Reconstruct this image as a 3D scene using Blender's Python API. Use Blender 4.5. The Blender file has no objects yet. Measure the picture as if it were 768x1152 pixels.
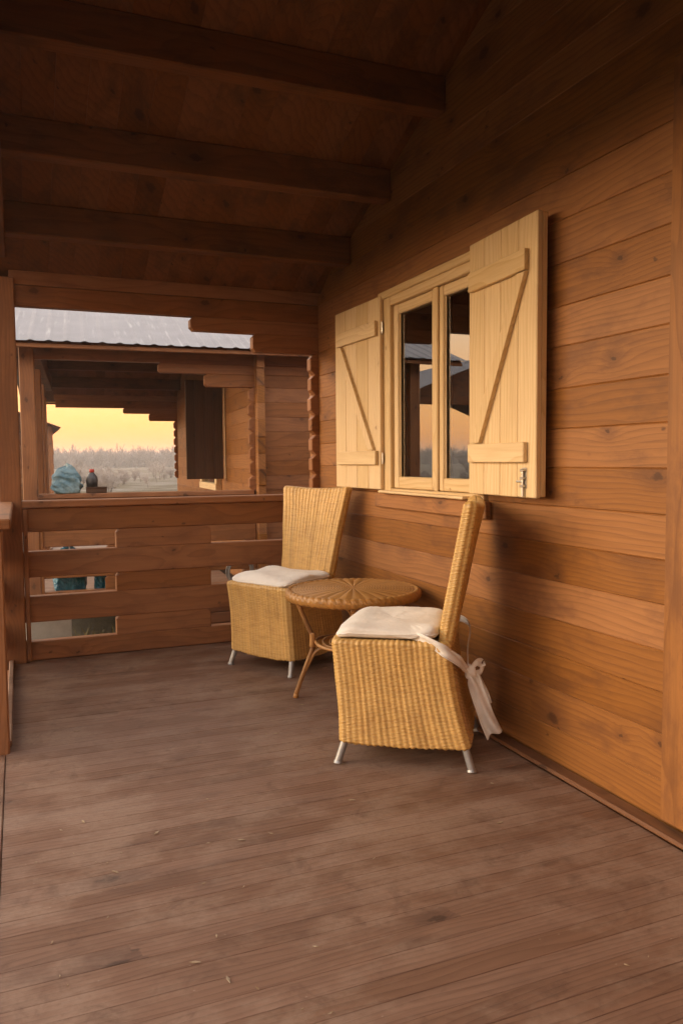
import bpy, math, random
import numpy as np
from mathutils import Vector, Matrix
random.seed(7); rng = np.random.default_rng(7)
PI = math.pi
scene = bpy.context.scene
col = scene.collection

# ------------------------------------------------------------------ camera
f, cx, cy, HC = 885.0, 384.0, 576.0, 1.17
vY = np.array([21-cx, -(521-cy), -f]); vY /= np.linalg.norm(vY)
vX = np.array([2541-cx, -(500-cy), -f]); vX -= vY*(vX@vY); vX /= np.linalg.norm(vX)
vZ = np.cross(vX, vY)
Rm = np.array([vX, vY, vZ])
cam_d = bpy.data.cameras.new('camera'); cam = bpy.data.objects.new('camera', cam_d); col.objects.link(cam)
M4 = Matrix.Identity(4)
for i in range(3):
    for j in range(3): M4[i][j] = float(Rm[i, j])
M4.translation = (0, 0, HC)
cam.matrix_world = M4
cam_d.sensor_fit = 'HORIZONTAL'; cam_d.sensor_width = 36; cam_d.lens = f/768*36
cam_d.clip_end = 2000; cam_d.clip_start = 0.05
scene.camera = cam

# ------------------------------------------------------------------ materials
class NT:
    def __init__(s, name):
        s.m = bpy.data.materials.new(name); s.m.use_nodes = True
        s.t = s.m.node_tree; s.t.nodes.clear()
        s.out = s.t.nodes.new('ShaderNodeOutputMaterial')
    def n(s, typ, ins=None, **props):
        nd = s.t.nodes.new(typ)
        for k, v in props.items(): setattr(nd, k, v)
        for k, v in (ins or {}).items(): s.set(nd.inputs[k], v)
        return nd
    def set(s, sock, v):
        if isinstance(v, bpy.types.NodeSocket): s.t.links.new(v, sock)
        elif isinstance(v, tuple) and len(v) == 3 and sock.type == 'RGBA': sock.default_value = (*v, 1)
        else: sock.default_value = v
    def math(s, op, a, b=0.0, c=None, clamp=False):
        nd = s.t.nodes.new('ShaderNodeMath'); nd.operation = op; nd.use_clamp = clamp
        s.set(nd.inputs[0], a); s.set(nd.inputs[1], b)
        if c is not None: s.set(nd.inputs[2], c)
        return nd.outputs[0]
    def mix(s, fac, a, b, mode='MIX'):
        nd = s.t.nodes.new('ShaderNodeMix'); nd.data_type = 'RGBA'; nd.blend_type = mode
        s.set(nd.inputs[0], fac); s.set(nd.inputs[6], a); s.set(nd.inputs[7], b)
        return nd.outputs[2]
    def attr(s, name, out='Vector'):
        return s.n('ShaderNodeAttribute', attribute_name=name).outputs[out]
    def vmul(s, v, k):
        nd = s.t.nodes.new('ShaderNodeVectorMath'); nd.operation = 'MULTIPLY'
        s.set(nd.inputs[0], v); nd.inputs[1].default_value = k
        return nd.outputs[0]
    def noise(s, v, scale=1.0, detail=2.0, rough=.5, out=0, dist=0.0):
        return s.n('ShaderNodeTexNoise', {'Vector': v, 'Scale': scale, 'Detail': detail, 'Roughness': rough, 'Distortion': dist}).outputs[out]
    def ramp(s, v, lo, hi, a=0.0, b=1.0, smooth=True):
        nd = s.n('ShaderNodeMapRange', interpolation_type='SMOOTHSTEP' if smooth else 'LINEAR')
        s.set(nd.inputs[0], v)
        for i, q in enumerate((lo, hi, a, b)): nd.inputs[i+1].default_value = q
        return nd.outputs[0]
    def bsdf(s, colr, rough=.5, spec=.4, height=None, bump=.3, dist=.002, metal=0.0, **kw):
        ins = {'Base Color': colr, 'Roughness': rough, 'Specular IOR Level': spec, 'Metallic': metal}
        ins.update(kw)
        b = s.n('ShaderNodeBsdfPrincipled', ins)
        if height is not None:
            bp = s.n('ShaderNodeBump', {'Height': height, 'Strength': bump, 'Distance': dist})
            s.t.links.new(bp.outputs[0], b.inputs['Normal'])
        s.t.links.new(b.outputs[0], s.out.inputs[0])
        return s.m

def wood(name, light, dark, knot, stain=(0.1, 0.05, 0.02), stain_amt=.5, var=.3, rough=.5, spec=.35, freq=46, worn=None, knot_amt=.5, bump=.35, grain=.5, scratch=0.0):
    k = NT(name)
    gc = k.attr('gc'); rnd = k.attr('rnd', 'Fac')
    sep = k.n('ShaderNodeSeparateXYZ', {0: gc})
    X, Y, Z = sep.outputs
    W = k.noise(k.vmul(gc, (1.1, 5, 5)), 1.0, 2)
    flat = k.n('ShaderNodeCombineXYZ', {0: k.math('MULTIPLY_ADD', k.noise(k.vmul(gc, (22, 40, 40)), 1.0, 3), .05, X), 1: k.math('MULTIPLY_ADD', k.noise(k.vmul(gc, (40, 60, 60)), 1.3, 3), .028, k.math('ADD', Y, Z)), 2: 0.0}).outputs[0]
    vo = k.n('ShaderNodeTexVoronoi', {'Vector': k.vmul(flat, (2.7, 4.3, 1)), 'Scale': 1.0}, voronoi_dimensions='2D')
    d = vo.outputs['Distance']
    sc = k.n('ShaderNodeSeparateColor', {0: vo.outputs['Color']})
    sel = k.ramp(sc.outputs[0], 1-knot_amt, 1-knot_amt+.02)
    size = k.math('MULTIPLY_ADD', k.math('POWER', sc.outputs[1], 2.0), .085, .03)
    dn = k.math('DIVIDE', d, size)
    km = k.math('MULTIPLY', k.ramp(dn, 1.15, .55), sel)
    halo = k.math('MULTIPLY', k.ramp(dn, 5.5, .6), sel)
    bumpk = k.math('MULTIPLY', k.math('EXPONENT', k.math('MULTIPLY', d, -7.0)), k.math('MULTIPLY', sel, 2.2))
    t = k.math('MULTIPLY_ADD', k.math('MULTIPLY_ADD', Z, .35, Y), freq, k.math('MULTIPLY_ADD', W, 6.0, bumpk))
    saw = k.math('FRACT', t)
    ring = k.math('MULTIPLY', k.math('POWER', saw, 2.6), k.ramp(saw, 1.0, .93))
    fine = k.noise(k.vmul(gc, (5, 150, 150)), 1.0, 4, .65)
    med = k.noise(k.vmul(gc, (2.4, 62, 62)), 1.0, 4, .65)
    g = k.math('ADD', k.math('MULTIPLY', ring, grain*1.15), k.math('MULTIPLY', k.ramp(fine, .3, .75), grain*.45))
    g = k.math('ADD', g, k.math('MULTIPLY', k.ramp(med, .40, .66), grain*.45), clamp=True)
    c = k.mix(g, light, dark)
    # large-scale unevenness of the stain
    bl = k.noise(k.vmul(gc, (2.6, 6.5, 6.5)), 1.0, 6, .66)
    c = k.mix(k.math('MULTIPLY', k.ramp(bl, .5, .68), stain_amt), c, stain)
    bl2 = k.noise(k.vmul(gc, (1.6, 3.2, 3.2)), 1.7, 4, .55, dist=.4)
    c = k.mix(k.math('MULTIPLY', k.ramp(bl2, .56, .72), stain_amt*.75), c, stain)
    c = k.mix(k.math('MULTIPLY', halo, .6), c, stain)
    v2 = k.n('ShaderNodeTexVoronoi', {'Vector': k.vmul(flat, (5.5, 8.5, 1)), 'Scale': 1.0}, voronoi_dimensions='2D')
    s2 = k.ramp(k.n('ShaderNodeSeparateColor', {0: v2.outputs['Color']}).outputs[0], 1-knot_amt*.22, 1-knot_amt*.22+.02)
    c = k.mix(k.math('MULTIPLY', k.math('MULTIPLY', k.ramp(v2.outputs['Distance'], .075, .03), s2), .65), c, knot)
    c = k.mix(k.math('MULTIPLY', km, .66), c, knot)
    hsv = k.n('ShaderNodeHueSaturation', {'Color': c, 'Value': k.math('MULTIPLY_ADD', rnd, var, 1-var*.5), 'Saturation': k.math('MULTIPLY_ADD', rnd, -.12, 1.06)})
    c = hsv.outputs[0]
    h = k.math('ADD', k.math('MULTIPLY', ring, .5), k.math('MULTIPLY', fine, .7))
    r = rough
    if worn is not None:
        wc, amt = worn
        pos = k.n('ShaderNodeNewGeometry').outputs['Position']
        w1 = k.noise(pos, 1.1, 6, .62)
        w2 = k.noise(k.vmul(pos, (2.2, 3.6, 1)), 1.6, 6, .68)
        w3 = k.noise(pos, 55, 4, .7)
        w4 = k.noise(pos, 7, 6, .7, dist=.6)
        wm = k.math('MULTIPLY', k.ramp(k.math('ADD', k.math('MULTIPLY', w1, .55), k.math('MULTIPLY', w2, .55)), .49, .64), amt)
        wm = k.math('MULTIPLY', wm, k.ramp(w3, .25, .6, .45, 1))
        c = k.mix(wm, c, wc)
        c = k.mix(k.math('MULTIPLY', k.ramp(w4, .54, .70), .5), c, k.mix(.5, stain, dark))
        r = k.math('ADD', k.math('MULTIPLY', w4, .25), rough-.1)
        # pale scratches and specks
        vs = k.n('ShaderNodeTexVoronoi', {'Vector': k.vmul(pos, (22, 34, 1)), 'Scale': 1.0})
        c = k.mix(k.math('MULTIPLY', k.ramp(vs.outputs['Distance'], .09, .03), k.math('MULTIPLY', k.ramp(k.n('ShaderNodeSeparateColor', {0: vs.outputs['Color']}).outputs[1], .8, .82), .5)), c, (.36, .28, .22))
    return k.bsdf(c, r, spec, h, bump, .0012)

MW = {}
MW['log'] = wood('stained_log_wood', (.305, .130, .038), (.165, .066, .020), (.045, .018, .010), stain=(.135, .055, .024), stain_amt=.6, var=.34, knot_amt=.6, rough=.5, spec=.28)
MW['end'] = wood('stained_rail_wood', (.30, .128, .050), (.18, .070, .026), (.05, .022, .012), stain=(.16, .066, .030), stain_amt=.5, var=.26, rough=.5, spec=.32)
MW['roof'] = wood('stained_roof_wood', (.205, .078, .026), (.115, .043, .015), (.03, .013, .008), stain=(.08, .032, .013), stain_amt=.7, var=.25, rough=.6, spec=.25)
MW['deck'] = wood('worn_deck_wood', (.220, .124, .084), (.118, .063, .042), (.04, .024, .018), stain=(.085, .046, .033), stain_amt=.4, var=.24, rough=.48, spec=.3, freq=52, worn=((.335, .235, .178), .55), knot_amt=.08, bump=.6, grain=.5)
MW['pine'] = wood('bare_pine_wood', (.70, .535, .315), (.54, .37, .185), (.25, .125, .06), stain=(.58, .415, .235), stain_amt=.45, var=.12, rough=.5, spec=.3, freq=42, knot_amt=.3, bump=.15, grain=.6)
MW['far'] = wood('weathered_log_wood', (.28, .125, .06), (.17, .07, .033), (.05, .02, .012), stain=(.15, .065, .035), stain_amt=.5, var=.28, rough=.55, spec=.3)
MW['batten'] = wood('worn_batten_wood', (.20, .095, .048), (.11, .05, .027), (.04, .02, .012), stain=(.09, .042, .025), var=.2, rough=.55)
MW['shadedpanel'] = wood('shaded_shutter_wood', (.085, .045, .024), (.045, .023, .013), (.02, .01, .008), stain=(.05, .025, .015), var=.3, rough=.6)  # neighbour's open shutter: shade on its unlit face is put into the dark colour

def wicker_mat(name, light, dark, pale, h=.0068):
    k = NT(name)
    gc = k.attr('gc'); sep = k.n('ShaderNodeSeparateXYZ', {0: gc}); U, V, _ = sep.outputs
    row = k.math('FLOOR', k.math('DIVIDE', V, h))
    cmb = k.n('ShaderNodeCombineXYZ', {0: k.math('MULTIPLY', U, 14), 1: k.math('MULTIPLY', row, 3.7), 2: 0.0}).outputs[0]
    n1 = k.noise(cmb, 1.0, 2)
    n2 = k.noise(k.vmul(gc, (9, 5, 1)), 1.0, 4, .6)
    n3 = k.noise(k.vmul(gc, (60, 260, 1)), 1.0, 3, .6)
    rib = k.n('ShaderNodeTexWhiteNoise', noise_dimensions='1D'); k.set(rib.inputs['W'], k.math('FLOOR', k.math('DIVIDE', U, .022)))
    c = k.mix(k.math('MULTIPLY', k.ramp(n1, .35, .8), .55), light, dark)
    c = k.mix(k.math('MULTIPLY', k.ramp(n2, .52, .75), .6), c, dark)
    c = k.mix(k.math('MULTIPLY', k.ramp(n3, .5, .8), .5), c, pale)
    hs = k.n('ShaderNodeHueSaturation', {'Color': c, 'Value': k.math('MULTIPLY_ADD', rib.outputs[0], .2, .9)})
    return k.bsdf(hs.outputs[0], .42, .45, n3, .3, .001)
MW['wicker'] = wicker_mat('honey_wicker', (.60, .375, .125), (.37, .20, .06), (.70, .49, .21))
MW['wickertop'] = wicker_mat('aged_wicker', (.42, .21, .055), (.24, .105, .026), (.50, .28, .09))

def simple(name, c, rough=.5, spec=.4, metal=0.0, var=.15, scale=12, bump=.2, dist=.002, c2=None):
    k = NT(name)
    tc = k.n('ShaderNodeTexCoord').outputs['Object']
    n = k.noise(tc, scale, 5, .6)
    cc = k.mix(k.ramp(n, .3, .75), c, c2 or tuple(x*(1-var*1.6) for x in c))
    return k.bsdf(cc, k.math('MULTIPLY_ADD', n, .2, rough-.1), spec, n, bump, dist, metal)
def cane_mat():
    k = NT('rattan_cane')
    gc = k.attr('gc'); n = k.noise(k.vmul(gc, (14, 60, 60)), 1, 4, .6); n2 = k.noise(k.vmul(gc, (3, 8, 8)), 1, 3)
    c = k.mix(k.ramp(n, .35, .7), (.47, .245, .085), (.32, .145, .045)); c = k.mix(k.math('MULTIPLY', k.ramp(n2, .55, .7), .7), c, (.12, .05, .02))
    return k.bsdf(c, .38, .45, n, .2, .001)
MW['cane'] = cane_mat()
MW['steel'] = simple('satin_steel_leg', (.36, .37, .39), .45, .5, .75, .1, 30, .05)
MW['zinc'] = simple('zinc_hardware', (.55, .53, .50), .35, .5, .9, .2, 40, .1)
def cloth_mat(name, c, c2):
    k = NT(name)
    tc = k.n('ShaderNodeTexCoord').outputs['Object']
    n = k.noise(tc, 9, 4, .55); n2 = k.noise(tc, 420, 2); n3 = k.noise(k.vmul(tc, (1, 1, 1)), 26, 3, .5, dist=.8)
    cc = k.mix(k.ramp(n, .4, .75), c, c2)
    h = k.math('ADD', k.math('MULTIPLY', n3, 1.0), k.math('MULTIPLY', n2, .12))
    return k.bsdf(cc, .85, .2, h, .55, .006, **{'Sheen Weight': .25})
MW['cloth'] = cloth_mat('cream_cotton', (.78, .755, .72), (.68, .65, .61))

def metal_roof_mat():
    k = NT('ribbed_roof_sheet')
    tc = k.n('ShaderNodeTexCoord').outputs['Object']
    n = k.noise(tc, 3, 5, .6); n2 = k.noise(k.vmul(tc, (30, 2.5, 2.5)), 1, 4)
    c = k.mix(k.ramp(n, .3, .7), (.145, .132, .145), (.105, .096, .106)); c = k.mix(k.math('MULTIPLY', k.ramp(n2, .55, .8), .5), c, (.36, .35, .36))
    return k.bsdf(c, .38, .5, n, .15, .003, .35)
MW['sheet'] = metal_roof_mat()

def glass_mat():
    k = NT('window_glass')
    fr = k.n('ShaderNodeFresnel', {'IOR': 3.2}).outputs[0]
    tc = k.n('ShaderNodeTexCoord').outputs['Object']
    bp = k.n('ShaderNodeBump', {'Height': k.noise(tc, 1.2, 1), 'Strength': .05, 'Distance': .01})
    gl = k.n('ShaderNodeBsdfGlossy', {'Color': (1, 1, 1), 'Roughness': .006, 'Normal': bp.outputs[0]})
    tr = k.n('ShaderNodeBsdfTransparent', {'Color': (.72, .74, .72)})
    mx = k.n('ShaderNodeMixShader', {0: fr, 1: tr.outputs[0], 2: gl.outputs[0]})
    k.t.links.new(mx.outputs[0], k.out.inputs[0]); return k.m
MW['glass'] = glass_mat()
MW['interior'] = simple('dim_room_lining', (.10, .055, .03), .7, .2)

def ground_mat():
    k = NT('frosty_ground')
    pos = k.n('ShaderNodeNewGeometry').outputs['Position']
    n1 = k.noise(pos, .25, 5, .6); n2 = k.noise(pos, 6, 6, .7); n3 = k.noise(pos, 40, 4, .7)
    c = k.mix(k.ramp(n2, .3, .7), (.085, .065, .035), (.045, .042, .022))
    c = k.mix(k.ramp(n3, .4, .7), c, (.16, .12, .065))
    c = k.mix(k.math('MULTIPLY', k.ramp(n1, .35, .7), .55), c, (.34, .32, .30))
    return k.bsdf(c, .9, .1, k.math('ADD', n2, n3), 1.0, .06)
MW['ground'] = ground_mat()
MW['frost'] = simple('frosted_twigs', (.42, .38, .36), .8, .1, 0, .3, 3, 0, c2=(.20, .165, .14))
MW['bark'] = simple('bare_bark', (.13, .095, .07), .9, .1, 0, .3, 5, .3)
MW['forest'] = simple('winter_forest', (.22, .19, .175), .9, .05, 0, .3, .4, 0, c2=(.13, .11, .10))
MW['grass'] = simple('dry_grass_blades', (.25, .19, .075), .8, .1, 0, .4, 6, 0, c2=(.09, .08, .03))
MW['bluebag'] = simple('pale_blue_plastic', (.09, .20, .26), .35, .5, 0, .3, 9, .9, .03, c2=(.26, .38, .42))
MW['tealbag'] = simple('teal_plastic', (.012, .12, .22), .3, .5, 0, .3, 14, .9, .03, c2=(.02, .20, .32))
MW['whitefoam'] = simple('dull_white_foam', (.42, .42, .38), .7, .2, 0, .1, 18, .2)
MW['darkplastic'] = simple('dark_plastic', (.05, .05, .055), .4, .5, 0, .2)
MW['redplastic'] = simple('red_plastic', (.45, .04, .03), .4, .5, 0, .1)
MW['brownbox'] = simple('dark_brown_box', (.09, .045, .025), .6, .3, 0, .2)
MW['greypipe'] = simple('grey_coil', (.20, .19, .18), .5, .4, 0, .2)
MW['litter'] = simple('dry_leaf_bits', (.42, .34, .25), .8, .1, 0, .3, 60, .1, c2=(.25, .17, .1))

# ------------------------------------------------------------------ mesh builders
class MB:
    def __init__(s): s.v = []; s.f = []; s.g = []; s.r = []
    def _plank(s, vs, fs, axis, M=None, rnd=None, off=None):
        off = off if off is not None else (random.uniform(0, 40), random.uniform(0, 40), random.uniform(0, 40))
        rnd = random.random() if rnd is None else rnd
        b = len(s.v); o = {0: (0, 1, 2), 1: (1, 2, 0), 2: (2, 0, 1)}[axis]
        if axis == 1: o = (1, 2, 0)
        for p in vs:
            s.g.append((p[o[0]]+off[0], p[o[1]]+off[1], p[o[2]]+off[2])); s.r.append(rnd)
            s.v.append(tuple(M @ Vector(p)) if M is not None else tuple(p))
        s.f += [tuple(i+b for i in q) for q in fs]
    def box(s, x0, x1, y0, y1, z0, z1, axis=0, b=.004, M=None, rnd=None):
        b = min(b, (x1-x0)*.4, (y1-y0)*.4, (z1-z0)*.4)
        c = ((x0+x1)/2, (y0+y1)/2, (z0+z1)/2); h = ((x1-x0)/2, (y1-y0)/2, (z1-z0)/2)
        vs = []; idx = {}
        for sx in (-1, 1):
            for sy in (-1, 1):
                for sz in (-1, 1):
                    for a in range(3):
                        sg = (sx, sy, sz)
                        idx[sg, a] = len(vs)
                        vs.append(tuple(c[i]+sg[i]*(h[i]-(0 if i == a else b)) for i in range(3)))
        fs = []
        for a in range(3):
            o = [i for i in range(3) if i != a]
            for q in (-1, 1):
                loop = []
                for (u, w) in ((-1, -1), (1, -1), (1, 1), (-1, 1)):
                    sg = [0, 0, 0]; sg[a] = q; sg[o[0]] = u; sg[o[1]] = w; loop.append(idx[tuple(sg), a])
                flip = (q < 0) ^ (a == 1)
                fs.append(tuple(reversed(loop)) if flip else tuple(loop))
        for a in range(3):        # edge quads along axis a
            o = [i for i in range(3) if i != a]
            for u in (-1, 1):
                for w in (-1, 1):
                    s0 = [0]*3; s1 = [0]*3; s0[a] = -1; s1[a] = 1
                    for t in (s0, s1): t[o[0]] = u; t[o[1]] = w
                    q = (idx[tuple(s0), o[0]], idx[tuple(s1), o[0]], idx[tuple(s1), o[1]], idx[tuple(s0), o[1]])
                    fs.append(q)
        for sx in (-1, 1):
            for sy in (-1, 1):
                for sz in (-1, 1): fs.append(tuple(idx[(sx, sy, sz), a] for a in range(3)))
        # orient outward
        out = []
        C = Vector(c)
        for q in fs:
            p = [Vector(vs[i]) for i in q]
            n = (p[1]-p[0]).cross(p[2]-p[0]); m = sum(p, Vector())/len(p)
            out.append(q if n.dot(m-C) > 0 else tuple(reversed(q)))
        s._plank(vs, out, axis, M, rnd)
    def prism(s, poly, axis, a0, a1, grain, M=None, rnd=None, b=.004):
        # poly: list of 2D points in the two other axes (ordered), extruded along axis, with chamfered caps
        n = len(poly); o = [i for i in range(3) if i != axis]
        cxm = sum(p[0] for p in poly)/n; cym = sum(p[1] for p in poly)/n
        def ring(a, inset):
            r = []
            for p in poly:
                q = [0, 0, 0]; q[axis] = a
                dx, dy = cxm-p[0], cym-p[1]
                q[o[0]] = p[0]+math.copysign(min(abs(dx)*.5, inset), dx); q[o[1]] = p[1]+math.copysign(min(abs(dy)*.5, inset), dy)
                r.append(tuple(q))
            return r
        vs = ring(a0, b)+ring(a0+b, 0)+ring(a1-b, 0)+ring(a1, b)
        fs = [tuple(range(n)), tuple(3*n+i for i in range(n))]
        for k in range(3):
            for i in range(n):
                j = (i+1) % n; fs.append((k*n+i, k*n+j, (k+1)*n+j, (k+1)*n+i))
        C = Vector([sum(v[i] for v in vs)/len(vs) for i in range(3)]); out = []
        for q in fs:
            p = [Vector(vs[i]) for i in q]; nn = (p[1]-p[0]).cross(p[2]-p[0])
            m = sum(p, Vector())/len(p); out.append(q if nn.dot(m-C) > 0 else tuple(reversed(q)))
        s._plank(vs, out, grain, M, rnd)
    def tube(s, pts, rad, n=10, M=None, cap=True, rnd=None):
        pts = [Vector(p) for p in pts]; rad = rad if isinstance(rad, (list, tuple)) else [rad]*len(pts)
        vs = []; L = 0; up = None; g = []
        for i, p in enumerate(pts):
            t = (pts[min(i+1, len(pts)-1)]-pts[max(i-1, 0)]).normalized()
            if up is None:
                up = t.orthogonal().normalized()
            else:
                up = (up-t*up.dot(t)); up = up.normalized() if up.length > 1e-6 else t.orthogonal().normalized()
            w = t.cross(up)
            if i: L += (p-pts[i-1]).length
            for k in range(n):
                a = 2*PI*k/n; vs.append(tuple(p+(up*math.cos(a)+w*math.sin(a))*rad[i])); g.append((L, math.cos(a)*rad[i], math.sin(a)*rad[i]))
        fs = []
        for i in range(len(pts)-1):
            for k in range(n):
                fs.append((i*n+k, i*n+(k+1) % n, (i+1)*n+(k+1) % n, (i+1)*n+k))
        if cap:
            fs.append(tuple(reversed(range(n)))); fs.append(tuple((len(pts)-1)*n+k for k in range(n)))
        b = len(s.v); o = (random.uniform(0, 9), 0, random.uniform(0, 9)); rnd = random.random() if rnd is None else rnd
        for p, q in zip(vs, g):
            s.v.append(tuple(M @ Vector(p)) if M is not None else p); s.g.append((q[0]+o[0], q[1]+o[1], q[2]+o[2])); s.r.append(rnd)
        s.f += [tuple(i+b for i in q) for q in fs]
    def build(s, name, mat, parent=None, smooth=False):
        me = bpy.data.meshes.new(name); me.from_pydata(s.v, [], s.f); me.update()
        a = me.attributes.new('gc', 'FLOAT_VECTOR', 'POINT'); a.data.foreach_set('vector', np.array(s.g, dtype=np.float32).ravel())
        a = me.attributes.new('rnd', 'FLOAT', 'POINT'); a.data.foreach_set('value', np.array(s.r, dtype=np.float32))
        me.materials.append(mat)
        if smooth: me.polygons.foreach_set('use_smooth', [True]*len(me.polygons))
        o = bpy.data.objects.new(name, me); col.objects.link(o)
        if parent is not None: o.parent = parent
        return o

def grid_obj(name, P, G, mat, parent=None, wrap_u=False, smooth=True, caps=False):
    nu, nv = P.shape[:2]
    idx = np.arange(nu*nv).reshape(nu, nv)
    if wrap_u: a = idx; b = np.roll(idx, -1, 0)
    else: a = idx[:-1]; b = idx[1:]
    q = np.stack([a[:, :-1], b[:, :-1], b[:, 1:], a[:, 1:]], -1).reshape(-1, 4)
    me = bpy.data.meshes.new(name)
    me.vertices.add(nu*nv); me.vertices.foreach_set('co', P.reshape(-1).astype(np.float32))
    me.loops.add(q.size); me.loops.foreach_set('vertex_index', q.ravel().astype(np.int32))
    me.polygons.add(len(q)); me.polygons.foreach_set('loop_start', (np.arange(len(q))*4).astype(np.int32))
    me.update(calc_edges=True); me.validate()
    at = me.attributes.new('gc', 'FLOAT_VECTOR', 'POINT'); at.data.foreach_set('vector', G.reshape(-1).astype(np.float32))
    me.polygons.foreach_set('use_smooth', [smooth]*len(me.polygons))
    me.materials.append(mat)
    o = bpy.data.objects.new(name, me); col.objects.link(o)
    if parent is not None: o.parent = parent
    return o

def tag(o, label=None, cat=None, group=None, kind=None):
    if label: o['label'] = label
    if cat: o['category'] = cat
    if group: o['group'] = group
    if kind: o['kind'] = kind
    return o
def empty(name, loc=(0, 0, 0), rz=0.0, label=None, cat=None, group=None):
    o = bpy.data.objects.new(name, None); col.objects.link(o); o.location = loc; o.rotation_euler = (0, 0, rz)
    o.empty_display_size = .1
    return tag(o, label, cat, group)
def children(o): return [c for c in bpy.data.objects if c.parent == o]
def copy_tree(o, parent=None, skip=()):
    kids = [c for c in children(o) if c.name.split('.')[0] not in skip]
    c = o.copy(); col.objects.link(c)
    if parent is not None: c.parent = parent
    for k in kids: copy_tree(k, c, skip)
    return c
def spline(pts, n=8):
    pts = [Vector(p) for p in pts]; out = []
    for i in range(len(pts)-1):
        p0, p1, p2, p3 = pts[max(i-1, 0)], pts[i], pts[i+1], pts[min(i+2, len(pts)-1)]
        for k in range(n):
            t = k/n
            out.append(.5*((2*p1)+(p2-p0)*t+(2*p0-5*p1+4*p2-p3)*t*t+(3*p1-p0-3*p2+p3)*t**3))
    out.append(pts[-1]); return out

# ------------------------------------------------------------------ the log cabin (world = local for our own cabin; far end wall at y=5)
YA, YB = -1.1, 5.0
YR = (YA+YB)/2
SL = .382
def zc(y):                               # ceiling (underside of roof boards)
    return 2.285+SL*(min(y-YA, YB-y)+.1) - SL*.2
RIDGE = zc(YR)
XW = 1.86
seams = [0.0, .143, .293, .426, .56, .707, .849, .991, 1.137, 1.28, 1.428, 1.582, 1.728, 1.884, 2.039, 2.19, 2.34, 2.49, 2.64, 2.79, 2.94, 3.09, 3.24, 3.39, 3.54]
WY0, WY1 = 2.888, 3.802                    # window opening

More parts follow.
